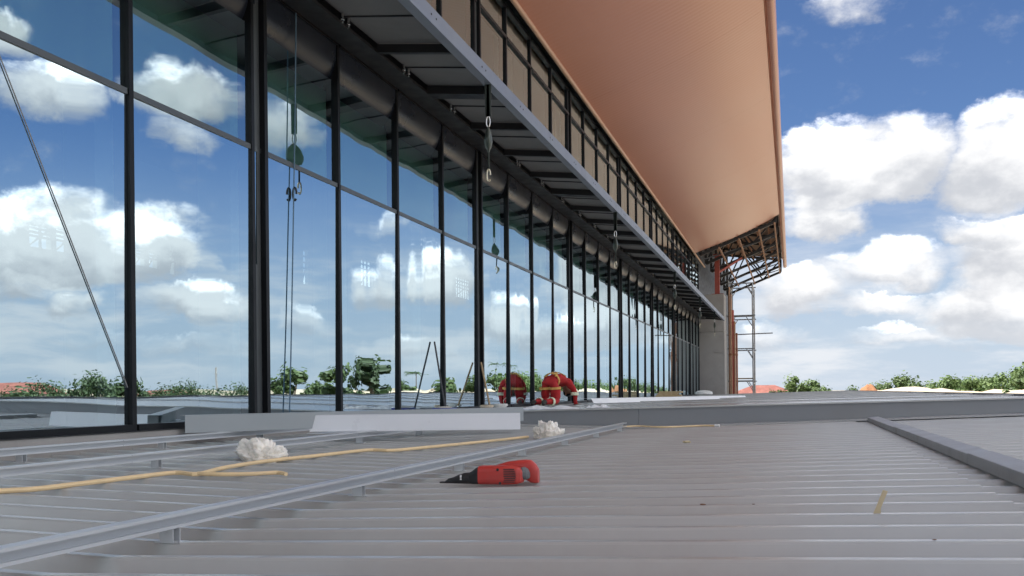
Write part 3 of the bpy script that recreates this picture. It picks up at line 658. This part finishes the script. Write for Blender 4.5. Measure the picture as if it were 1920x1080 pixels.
# ------------------------------------------------------------------ fall arrest blocks and ropes under the walkway
blabs = ['fall arrest block hanging nearest the camera, out beyond the top of the picture', 'largest hanging fall arrest block with steel hook under the walkway', 'second fall arrest block along the walkway',
         'third fall arrest block along the walkway', 'fourth fall arrest block, far along the walkway', 'farthest fall arrest block near the concrete pier']
for i, y in enumerate((2.6, 10.3, 18.4, 28.2, 36.2, 43.2)):
    x = -3.25; ztop = 3.46; zb = 2.80+rnd(-.03,.06)
    if i == 0: continue
    t = thing('fall_arrest_block', blabs[i], 'safety block', (x, y, zb-.35), 'fall arrest blocks under the walkway')
    build('sling', MB().bar((x-.012,y,ztop),(x-.005,y,zb+.27),.012,.05).bar((x+.014,y,ztop),(x+.005,y,zb+.27),.012,.05), 'strap', t)
    build('carabiner', MB().tube([(x+.022*math.cos(a),y,zb+.21+.06*math.sin(a)) for a in [k*math.pi/8 for k in range(17)]], .007, 6), 'steel', t)
    hb = MB().lathe([(.012,.15),(.03,.14),(.075,.09),(.108,.02),(.110,-.02),(.085,-.075),(.045,-.10),(.03,-.13),(.012,-.14)], (0,0,0), 18)
    hb.v = [(x+.956*a*.42-.29*b*1.25, y+.29*a*.42+.956*b*1.25, zb+c) for a, b, c in hb.v]
    build('housing', hb, 'block', t, smooth=True)
    build('lanyard', MB().tube([(x,y,zb-.13),(x+.004,y,zb-.32)], .010, 6), 'strap', t)
    build('hook', MB().tube([(x+.02*math.cos(a),y,zb-.39+.07*math.sin(a)) for a in [k*math.pi/8 for k in range(15)]], .009, 6), 'brass', t)
t = thing('safety_rope', 'thin rope hanging straight down in front of the glass', 'rope', (-4.28, 7.75, -.2))
build('rope', MB().tube(smooth_path([(-4.415,8.06,3.565),(-4.42,8.03,2.6),(-4.422,7.98,1.6),(-4.425,7.93,.6),(-4.425,7.88,-.17)], 6), .006, 6), 'rope_blue', t, smooth=True)
build('weight', MB().lathe([(.02,0),(.035,.02),(.03,.05),(.01,.07)], (-4.40,7.88,-.245), 10), 'steel_black', t)
build('hook', MB().tube([(-4.415+.018*math.cos(a),8.0,1.86+.06*math.sin(a)) for a in [k*math.pi/8 for k in range(15)]], .010, 6), 'steel_black', t)
t = thing('stay_cable', 'taut grey cable slanting down across the first glass pane', 'cable', (-4.425, 5.6, -.2))
build('cable', MB().tube([(-4.437,4.50,2.10),(-4.4375,4.53,2.065),(-4.450,5.62,.17),(-4.4505,5.68,.06)], .0042, 6), 'rope_grey', t)

# ------------------------------------------------------------------ tools by the glass
def pail(name, lab, x, y, r, h, m, rim=True):
    z = zf(x)+.002; t = thing(name, lab, 'bucket', (x, y, z))
    build('shell', MB().lathe([(r*.82,0),(r,h),(r*1.05,h),(r*1.05,h-.012),(r*1.0,h-.014)][:3]+[(r*.95,h-.005),(r*.8,.02)], (x,y,z), 20), m, t, smooth=False)
    build('rim', MB().lathe([(r*1.03,h-.03),(r*1.08,h-.028),(r*1.08,h-.012),(r*1.03,h-.010)], (x,y,z), 20), m, t)
    return t
pail('bucket', 'mortar stained cream bucket by the large mullion', -4.12, 12.85, .092, .078, 'bucket_cream'); pail('bucket', 'white bucket beside the cream bucket', -4.10, 13.45, .10, .085, 'bucket_white')
t = thing('paint_tray', 'low blue tub with a white printed stripe by the glass', 'tub', (-4.18,11.3,zf(-4.18)))
z = zf(-4.18)+.006
build('tub', MB().add([(-4.29,11.2,z),(-4.07,11.2,z),(-4.07,11.42,z),(-4.29,11.42,z),(-4.305,11.18,z+.062),(-4.055,11.18,z+.062),(-4.055,11.44,z+.062),(-4.305,11.44,z+.062)], [(3,2,1,0),(4,5,6,7),(0,1,5,4),(1,2,6,5),(2,3,7,6),(3,0,4,7)]), 'tub_blue', t, bevel=.006)
for i in range(6): build('letter', MB().box(-4.19+.022*i,-4.178+.022*i+.003*(i%2),11.186,11.1885,z+.026,z+.040), 'white_paint', t)
build('filling', MB().lathe([(.10,0),(.08,.014),(.04,.02)], (-4.18,11.31,z+.0625), 14), 'mortar', t)
t = thing('long_handled_tool', 'dark thin pole leaning upright on the glass behind the blue tub', 'pole', (-4.26,11.5,zf(-4.2)))
build('handle', MB().tube([(-4.24,11.52,z),(-4.425,11.62,.66)], .012, 8), 'steel_dark', t, smooth=True); build('head', MB().box(-4.33,-4.15,11.50,11.54,z,z+.05), 'steel_black', t)
t = thing('wooden_pole', 'pale wooden pole leaning on the large mullion', 'pole', (-4.2,13.3,zf(-4.2)))
build('handle', MB().tube([(-4.20,13.28,z),(-4.39,13.44,.44)], .014, 8), 'wood', t, smooth=True); build('ferrule', MB().tube([(-4.20,13.28,z),(-4.216,13.293,z+.05)], .018, 8), 'steel', t, smooth=True)
t = thing('timber_offcuts', 'few timber offcuts stacked at the far glass wall', 'timber', (-4.05,31,zf(-4)))
for i in range(4): build('plank', MB().box(-4.2+.03*i,-3.5+.12*(i%2),30.6+.1*i,30.95+.12*i,zf(-4)+.01+.055*i,zf(-4)+.06+.055*i), 'cardboard', t)
t = thing('cement_bag', 'pale bag lying at the far end of the glass wall', 'bag', (-3.9,45,zf(-4)))
build('sack', MB().lathe([(.3,0),(.4,.06),(.38,.16),(.25,.22),(.05,.24)], (-3.9,45,zf(-3.9)+.005), 14), 'bucket_white', t, smooth=True)
t = thing('soldering_case', 'small red and black tool lying between tub and buckets', 'tool', (-4.15,11.9,zf(-4.15)))
build('case', MB().box(-4.2,-4.08,11.8,11.92,z,z+.03), 'drill_red', t, bevel=.005); build('grip', MB().box(-4.31,-4.205,11.8,11.95,z,z+.05), 'steel_black', t, bevel=.01)

# ------------------------------------------------------------------ the worker
def person(base, yaw, label):
    t = thing('person', label, 'person', base)
    J = {}; E = []
    def j(n, p, r): J[n] = (Vector(p), r)
    j('pelvis',(0,0,.47),(.155,.125)); j('spine',(.15,0,.525),(.145,.12)); j('chest',(.31,0,.52),(.165,.125)); j('upchest',(.42,0,.47),(.14,.10)); j('neck',(.51,0,.41),.055); j('head0',(.575,0,.36),.085); j('head1',(.645,0,.295),.092); j('crown',(.70,0,.235),.06)
    E += [('pelvis','spine'),('spine','chest'),('chest','upchest'),('upchest','neck'),('neck','head0'),('head0','head1'),('head1','crown')]
    for s, n in ((1,'l'),(-1,'r')):
        j('hip'+n,(-.01,s*.095,.42),.115); j('knee'+n,(.03,s*.13,.085),.082); j('calf'+n,(-.14,s*.13,.085),.070); j('ankle'+n,(-.34,s*.12,.075),.050); j('heel'+n,(-.40,s*.12,.085),.05); j('toe'+n,(-.46,s*.12,.02),.034)
        fx = .10 if s < 0 else 0
        j('sh'+n,(.40,s*.175,.46),.088); j('elb'+n,(.44+fx,s*.235,.25),.062); j('wr'+n,(.47+fx,s*.215,.055),.044); j('palm'+n,(.51+fx,s*.21,.03),.034)
        E += [('pelvis','hip'+n),('hip'+n,'knee'+n),('knee'+n,'calf'+n),('calf'+n,'ankle'+n),('ankle'+n,'heel'+n),('heel'+n,'toe'+n),('upchest','sh'+n),('sh'+n,'elb'+n),('elb'+n,'wr'+n),('wr'+n,'palm'+n)]
        for k, (dy, ln) in enumerate(((-.028,.062),(-.010,.075),(.010,.07),(.026,.055))):
            j(f'f{k}a{n}',(.545+fx,s*(.21+dy),.026),.0105); j(f'f{k}b{n}',(.545+fx+ln*.6,s*(.21+dy*1.2),.022),.0095); j(f'f{k}c{n}',(.545+fx+ln,s*(.21+dy*1.25),.011),.008)
            E += [('palm'+n,f'f{k}a{n}'),(f'f{k}a{n}',f'f{k}b{n}'),(f'f{k}b{n}',f'f{k}c{n}')]
        j('tha'+n,(.50+fx,s*(.21-.045),.022),.0115); j('thb'+n,(.53+fx,s*(.21-.062),.014),.0095); E += [('palm'+n,'tha'+n),('tha'+n,'thb'+n)]
    names = list(J); ix = {n: i for i, n in enumerate(names)}
    me = bpy.data.meshes.new('body_cage'); me.from_pydata([J[n][0] for n in names], [(ix[a], ix[b]) for a, b in E], [])
    o = bpy.data.objects.new('body_cage', me); COL.objects.link(o)
    mo = o.modifiers.new('skin', 'SKIN'); mo.use_smooth_shade = True; sub = o.modifiers.new('sub', 'SUBSURF'); sub.levels = 2; sub.render_levels = 2
    sk = me.skin_vertices[0].data
    for n in names: r = J[n][1]; sk[ix[n]].radius = tuple(q*.88 for q in r) if isinstance(r, tuple) else (r*(.88 if r > .04 else 1),)*2
    sk[ix['pelvis']].use_root = True
    dg = bpy.context.evaluated_depsgraph_get(); ev = o.evaluated_get(dg); bmesh_ = bpy.data.meshes.new_from_object(ev); bpy.data.objects.remove(o)
    bmesh_.name = 'body'; bmesh_.materials.clear()
    for k in ('coverall','skin','boot','hair'): bmesh_.materials.append(MT[k])
    for p in bmesh_.polygons:
        c = p.center; best = min(names, key=lambda n: (J[n][0]-c).length-(max(J[n][1]) if isinstance(J[n][1], tuple) else J[n][1])*.6)
        p.material_index = 1 if best[0] == 'f' or best.startswith(('palm','th','head','neck','crown')) else 2 if best.startswith(('toe','heel')) else 0
        p.use_smooth = True
        if best.startswith('crown'): p.material_index = 3
    for v in bmesh_.vertices:                                  # folds in the cloth
        c = v.co
        if c.x < .50 and c.z > .06 and not (c.x > .43 and c.z < .12): v.co = c + v.normal*(.022*noise.noise(c*9)+.016*(1-2*abs(noise.noise(Vector((c.x*14, c.y*9, c.z*22)))))-.004)
    b = bpy.data.objects.new('body', bmesh_); COL.objects.link(b); b.parent = t
    off = Vector(base)
    def part(nm, mb, m, sm=False):
        me = mb.mesh(nm, m, (0,0,0), sm); q = bpy.data.objects.new(nm, me); COL.objects.link(q); q.parent = t; return q
    # cap on the crown of the lowered head, nose and ears
    hm = MB(); c = Vector((.665,0,.275)); ax = Vector((.75,0,-.55)).normalized(); side = Vector((0,1,0)); upv = ax.cross(side)
    for i in range(7):
        a = i/6*1.45
        for k in range(16):
            th = 2*math.pi*k/16; hm.v.append(tuple(c-ax*.01+ax*.115*math.cos(a)+(side*math.cos(th)+upv*math.sin(th))*.112*math.sin(a+.02)))
    for i in range(6):
        for k in range(16): hm.f.append((i*16+k, i*16+(k+1)%16, (i+1)*16+(k+1)%16, (i+1)*16+k))
    part('helmet', hm, 'helmet', True)
    fc = -upv if upv.z > 0 else upv
    part('nose', MB().tube([c-ax*.02+fc*.08, c-ax*.035+fc*.112, c-ax*.05+fc*.08], [.006,.014,.008], 8), 'skin', True)
    for s in (1,-1): part('ear', MB().tube([c-ax*.05+side*s*.085, c-ax*.02+side*s*.098, c+ax*.0+side*s*.088], [.008,.014,.006], 8), 'skin', True)
    # harness: two straps crossing on the back, waist belt, thigh loops
    def ring(center, axis, rx, ry, m, w=.022, nm='harness_strap', n=22, upx=Vector((0,1,0))):
        axis = Vector(axis).normalized(); a = upx; b2 = axis.cross(a).normalized(); mb = MB(); pts = [Vector(center)+a*math.cos(2*math.pi*k/n)*rx+b2*math.sin(2*math.pi*k/n)*ry for k in range(n+1)]
        for k in range(n): mb.bar(pts[k], pts[k+1], .012, w*2, up=axis)
        return part(nm, mb, m)
    def strap(pts, m='harness', w=.045):
        mb = MB(); P = smooth_path(pts, 4)
        for k in range(len(P)-1): mb.bar(P[k], P[k+1]+(P[k+1]-P[k])*.15, w, .012)
        part('harness_strap', mb, m)
    strap([(.02,.12,.56),(.14,.06,.634),(.26,-.03,.638),(.38,-.12,.57)]); strap([(.02,-.12,.56),(.14,-.06,.634),(.26,.03,.638),(.38,.12,.57)])
    ring((.06,0,.49),(1,0,.25),.165,.14,'harness')
    for s in (1,-1): ring((-.005,s*.10,.34),(-.1,-s*.1,1),.118,.118,'harness')
    ring((.455,.225,.235),(.05,-.1,1),.07,.07,'reflect_band',.03,'reflective_band'); ring((.53,-.225,.225),(.05,.1,1),.07,.07,'reflect_band',.03,'reflective_band')
    for s in (1,-1): ring((-.18,s*.13,.085),(1,0,0),.078,.074,'reflect_band',.03,'reflective_band')
    part('harness_ring', MB().tube([(.20+.028*math.cos(a), .028*math.sin(a), .652) for a in [k*math.pi/6 for k in range(13)]], .007, 6), 'steel')
    t.rotation_euler = (0, 0, yaw); t.scale = (.93,)*3; return t
person((-4.12, 16.55, zf(-4.12)+.004), R(72), 'worker in red coverall and yellow harness kneeling on hands and knees by the glass')

# ------------------------------------------------------------------ trees
def tree(x, y, top, rx, kind, label, z0=-6, group='trees beyond the roof', flat=.75, seed=0, nleaf=1500, crown_h=None, ls=.22, name='tree'):
    rr = random.Random(seed*13+5); h = top-z0; ch = max(crown_h or 0, min(h*.85, rx*1.9*flat+3.2))
    t = thing(name, label, 'tree', (x, y, z0), group)
    tr = MB(); tw = .06+h*.018
    tr.tube([(x,y,z0-.2),(x+rr.uniform(-.1,.1),y,z0+h*.3),(x+rr.uniform(-.2,.2),y+rr.uniform(-.2,.2),top-ch*.35)], [tw,tw*.75,tw*.35], 8)
    cz = top-ch*.5; cl = []
    for i in range(max(16, int(rx*11))):
        a = rr.uniform(0, 2*math.pi); q = math.sqrt(rr.random()); f = rr.uniform(-1,1)
        lim = math.sqrt(max(.05, 1-f*f)) if f > 0 else math.sqrt(max(.15, 1-f*f*.8))
        cl.append((Vector((x+math.cos(a)*q*rx*.86*lim, y+math.sin(a)*q*rx*.86*lim, cz+f*ch*.40)), rr.uniform(.20,.36)*min(rx, ch)*.9))
    cl.append((Vector((x+rr.uniform(-.3,.3)*rx, y, top-ch*.16)), ch*.18))
    for c, r in cl[:6]: tr.tube([(x,y,z0+h*.35),((x+c.x)/2,(y+c.y)/2,(z0+h*.4+c.z)/2+.3),tuple(c)], [tw*.4,tw*.28,tw*.1], 6)
    build('trunk', tr, 'bark', t)
    cr = MB(); per = max(20, nleaf//len(cl))
    for c, r in cl:
        for k in range(per):
            d = Vector((rr.gauss(0,1), rr.gauss(0,1), rr.gauss(0,1)*.8)).normalized(); p = c+d*r*rr.random()**.4*rr.uniform(.65,1.45)*Vector((1,1,flat)).length/1.6
            n = (d+Vector((rr.uniform(-.8,.8), rr.uniform(-.8,.8), rr.uniform(-.2,.9)))).normalized(); u = n.orthogonal().normalized(); v = n.cross(u)
            s1 = ls*rr.uniform(.6,1.3); s2 = s1*rr.uniform(.45,.8); q = rr.uniform(0,6.28); u, v = u*math.cos(q)+v*math.sin(q), v*math.cos(q)-u*math.sin(q)
            cr.add([p-u*s1, p-v*s2+n*s1*.12, p+u*s1, p+v*s2+n*s1*.12], [(0,1,2,3)])
    me = bpy.data.meshes.new('crown'); me.from_pydata([(a-x, b-y, c-z0) for a, b, c in cr.v], [], cr.f); me.materials.append(MT[kind])
    o = bpy.data.objects.new('crown', me); COL.objects.link(o); o.parent = t
    return t
def palm(x, y, top, label, seed, z0=-6, fl=1.5):
    rr = random.Random(seed); t = thing('palm_tree', label, 'palm tree', (x, y, z0), 'thin palms beyond the roof')
    build('trunk', MB().tube([(x,y,z0-.2),(x+.15,y,(z0+top)/2),(x,y,top-.2)], [.13,.09,.06], 8), 'bark', t, smooth=True)
    for i in range(11):
        a = 2*math.pi*i/11+rr.uniform(-.2,.2); lift = rr.uniform(.1,.6); m = MB(); P = []
        for k in range(6):
            s = k/5*fl; P.append(Vector((x+math.cos(a)*s, y+math.sin(a)*s, top-.15+lift*s-.55*s*s/fl)))
        sd = Vector((-math.sin(a), math.cos(a), 0))
        for k in range(5):
            for q in range(2):
                w = .28*(1-(k/5)**2)+.05
                for s_ in (1,-1): m.add([P[k].lerp(P[k+1],q*.5), P[k].lerp(P[k+1],q*.5+.4), P[k].lerp(P[k+1],q*.5+.5)+sd*s_*w+Vector((0,0,-w*.5))], [(0,1,2)])
        build('frond', m, 'leaf_dark', t)
    return t
def dpos(x, d):                                               # metres from a bearing and a distance
    a = math.atan((x-960)/1800)-YAW; return math.sin(a)*d, math.cos(a)*d
def rpos(x, d):
    a = YAW-math.atan((x-960)/1800); return -8.92+math.sin(a)*d, math.cos(a)*d
def up_m(ypx, d, hor): return (hor-ypx)/1800*d
for i, (x, yp, w, d, k, lab) in enumerate((
    (1492,711,17,150,'leaf_light','rounded light green tree left of the gap in the skyline'),(1526,717,17,152,'leaf_light','lower companion right beside the rounded light green tree'),
    (1552,733,11,150,'leaf_mid','small bush right of the two light green trees'),(1595,731,11,150,'leaf_mid','lone small round bush left of the orange soil heap'),
    (1690,709,24,145,'leaf_mid','tallest dark tree behind the sand bank'),(1655,723,15,147,'leaf_mid','bush left of the tallest dark tree'),(1722,722,22,143,'leaf_mid','broad bush right of the tallest dark tree'),
    (1775,714,34,140,'leaf_light','spreading flat topped tree in the middle of the right tree row'),(1828,719,32,138,'leaf_light','low spreading tree right of the flat topped one'),
    (1880,710,34,135,'leaf_light','broad light green tree near the right edge'),(1925,702,34,133,'leaf_light','tree cut by the right edge of the picture'),
    (1968,706,30,133,'leaf_light','tree just past the right edge of the picture'),(1452,738,15,160,'leaf_dark','dark shrub in front of the red roofed house'),(1466,735,14,175,'leaf_mid','low shrub between the dark shrub and the rounded tree'),
    (1638,729,14,160,'leaf_mid','far low shrub just right of the orange soil heap'),(1700,727,26,170,'leaf_dark','dark undergrowth behind the tallest dark tree'),(1752,722,26,165,'leaf_mid','dim tree behind the flat topped tree on its left'),
    (1800,722,28,160,'leaf_mid','dim tree behind the gap right of the flat topped tree'),(1852,718,28,158,'leaf_mid','dim tree behind the low spreading tree'),(1905,713,30,155,'leaf_mid','dim tree behind the broad light green tree'))):
    X, Y = dpos(x, d); fl = .5 if k == 'leaf_light' and x > 1700 else .8
    tree(X, Y, up_m(yp, d, 735), w/1800*d*1.4, k, lab, seed=i+1, flat=fl, nleaf=3600, ls=.21, crown_h=max(3.2, w/1800*d*1.4) if fl < .6 else None)
for i, (x, yp, w, d, k, lab) in enumerate((
    (180,694,58,95,'leaf_dark','wide dark tree mirrored in the first pane'),(240,703,30,96,'leaf_dark','lower shoulder of the wide dark tree mirrored in the first pane'),
    (543,682,30,85,'leaf_mid','open tree mirrored behind the hanging rope'),(515,703,22,86,'leaf_mid','low tree mirrored left of the hanging rope'),
    (622,674,24,82,'leaf_mid','bright tree mirrored just left of the round dark one'),(682,664,36,80,'leaf_dark','big round dark tree mirrored in the glass'),
    (590,708,28,90,'leaf_mid','low shrub mirrored between open tree and bright tree'),(760,709,36,95,'leaf_mid','low shrubs mirrored right of the big round tree'),
    (835,704,34,95,'leaf_mid','shrub mirrored behind the thin dark pole'),(885,694,28,92,'leaf_mid','leafy tree mirrored left of the large mullion'),(930,690,26,92,'leaf_mid','leafy tree mirrored between the large mullion and the worker'),
    (985,704,26,200,'leaf_light','light tree mirrored behind the worker'),
    (60,714,50,150,'leaf_dark','distant dark hedge tree mirrored at the left edge'),(330,716,60,170,'leaf_dark','distant low wood mirrored in the second pane'),(430,717,60,175,'leaf_dark','distant low wood mirrored beside the double mullion'))):
    X, Y = rpos(x, d); tree(X, Y, up_m(yp, d, 724), w/1800*d*1.2, k, lab, seed=i+40, nleaf=3000, ls=.21)
for x, yp, d, lab, sd in ((783,690,120,'single thin palm mirrored left of the dark pole',1),(928,672,190,'tall thin palm mirrored right of the large mullion',2),(962,676,230,'thin palm mirrored close to the worker',3)):
    X, Y = rpos(x, d); palm(X, Y, up_m(yp, d, 722), lab, sd, fl=1.0*d/90)

# ------------------------------------------------------------------ far houses
def house(x, y, w, d, zt, rh, label, rot=0, roofm='house_roof', z0=-6):
    t = thing('house', label, 'house', (x, y, z0), 'houses beyond the roof'); t.rotation_euler.z = rot
    h = zt-z0
    def pt(nm, mb, m, par=None):
        o = bpy.data.objects.new(nm, mb.mesh(nm, m)); COL.objects.link(o); o.parent = par or t; return o
    pt('wall', MB().box(-w/2,w/2,-d/2,d/2,-.3,h), 'house_wall')
    e = .5; a, b = w/2+e, d/2+e; rl = max(.2, a-b)
    pt('roof', MB().add([(-a,-b,h+.003),(a,-b,h+.003),(a,b,h+.003),(-a,b,h+.003),(-rl,0,h+rh),(rl,0,h+rh)], [(0,1,5,4),(1,2,5),(2,3,4,5),(3,0,4),(3,2,1,0)]), roofm)
    n = max(2, int(w/2.4))
    for i in range(n):
        xx = -w/2+w*(i+.5)/n
        for zz in (h-2.0, h-4.6):
            if zz > .5:
                wn_ = pt('window', MB().box(xx-.5,xx+.5,-d/2-.05,-d/2-.003,zz,zz+1.2), 'house_win'); pt('sill', MB().box(xx-.6,xx+.6,-d/2-.12,-d/2-.003,zz-.1,zz-.003), 'house_wall', wn_)
    return t
for x, d, w, zt, rh, lab, rm_, rot in ((1390,170,9,-1.6,1.2,'cream house framed by the scaffold legs','house_roof',.1),(1432,185,11,-.9,1.7,'house with bright red hipped roof right of the scaffold','house_roof',-.1),
        (1470,200,12,-1.2,1.2,'pale green roofed house beside the red roofed one','house_roof_green',0),(1412,240,8,-1.4,1.4,'smaller red roofed house far behind the scaffold','house_roof',.3)):
    X, Y = dpos(x, d); house(X, Y, w, 7, zt, rh, lab, rot, rm_)
for x, d, w, zt, rh, lab, rm_ in ((28,200,14,-1.1,2.0,'red roofed house mirrored at the left edge of the glass','house_roof'),(70,230,12,-1.4,1.2,'pale roofed house mirrored right of the red one','house_roof_green'),(300,260,14,-1.2,1.0,'distant house mirrored in the second pane','house_roof')):
    X, Y = rpos(x, d); house(X, Y, w, 8, zt, rh, lab, -math.atan2(X+8.9, Y), rm_)
t = thing('radio_mast', 'thin lattice mast mirrored far off in the second pane', 'mast', (*rpos(396, 300), -6)); bx_, by_ = rpos(396, 300)
build('mast', MB().bar((bx_,by_,-6),(bx_,by_,6.5),.25).bar((bx_-.5,by_,4.5),(bx_+.5,by_,4.5),.12), 'scaffold', t)
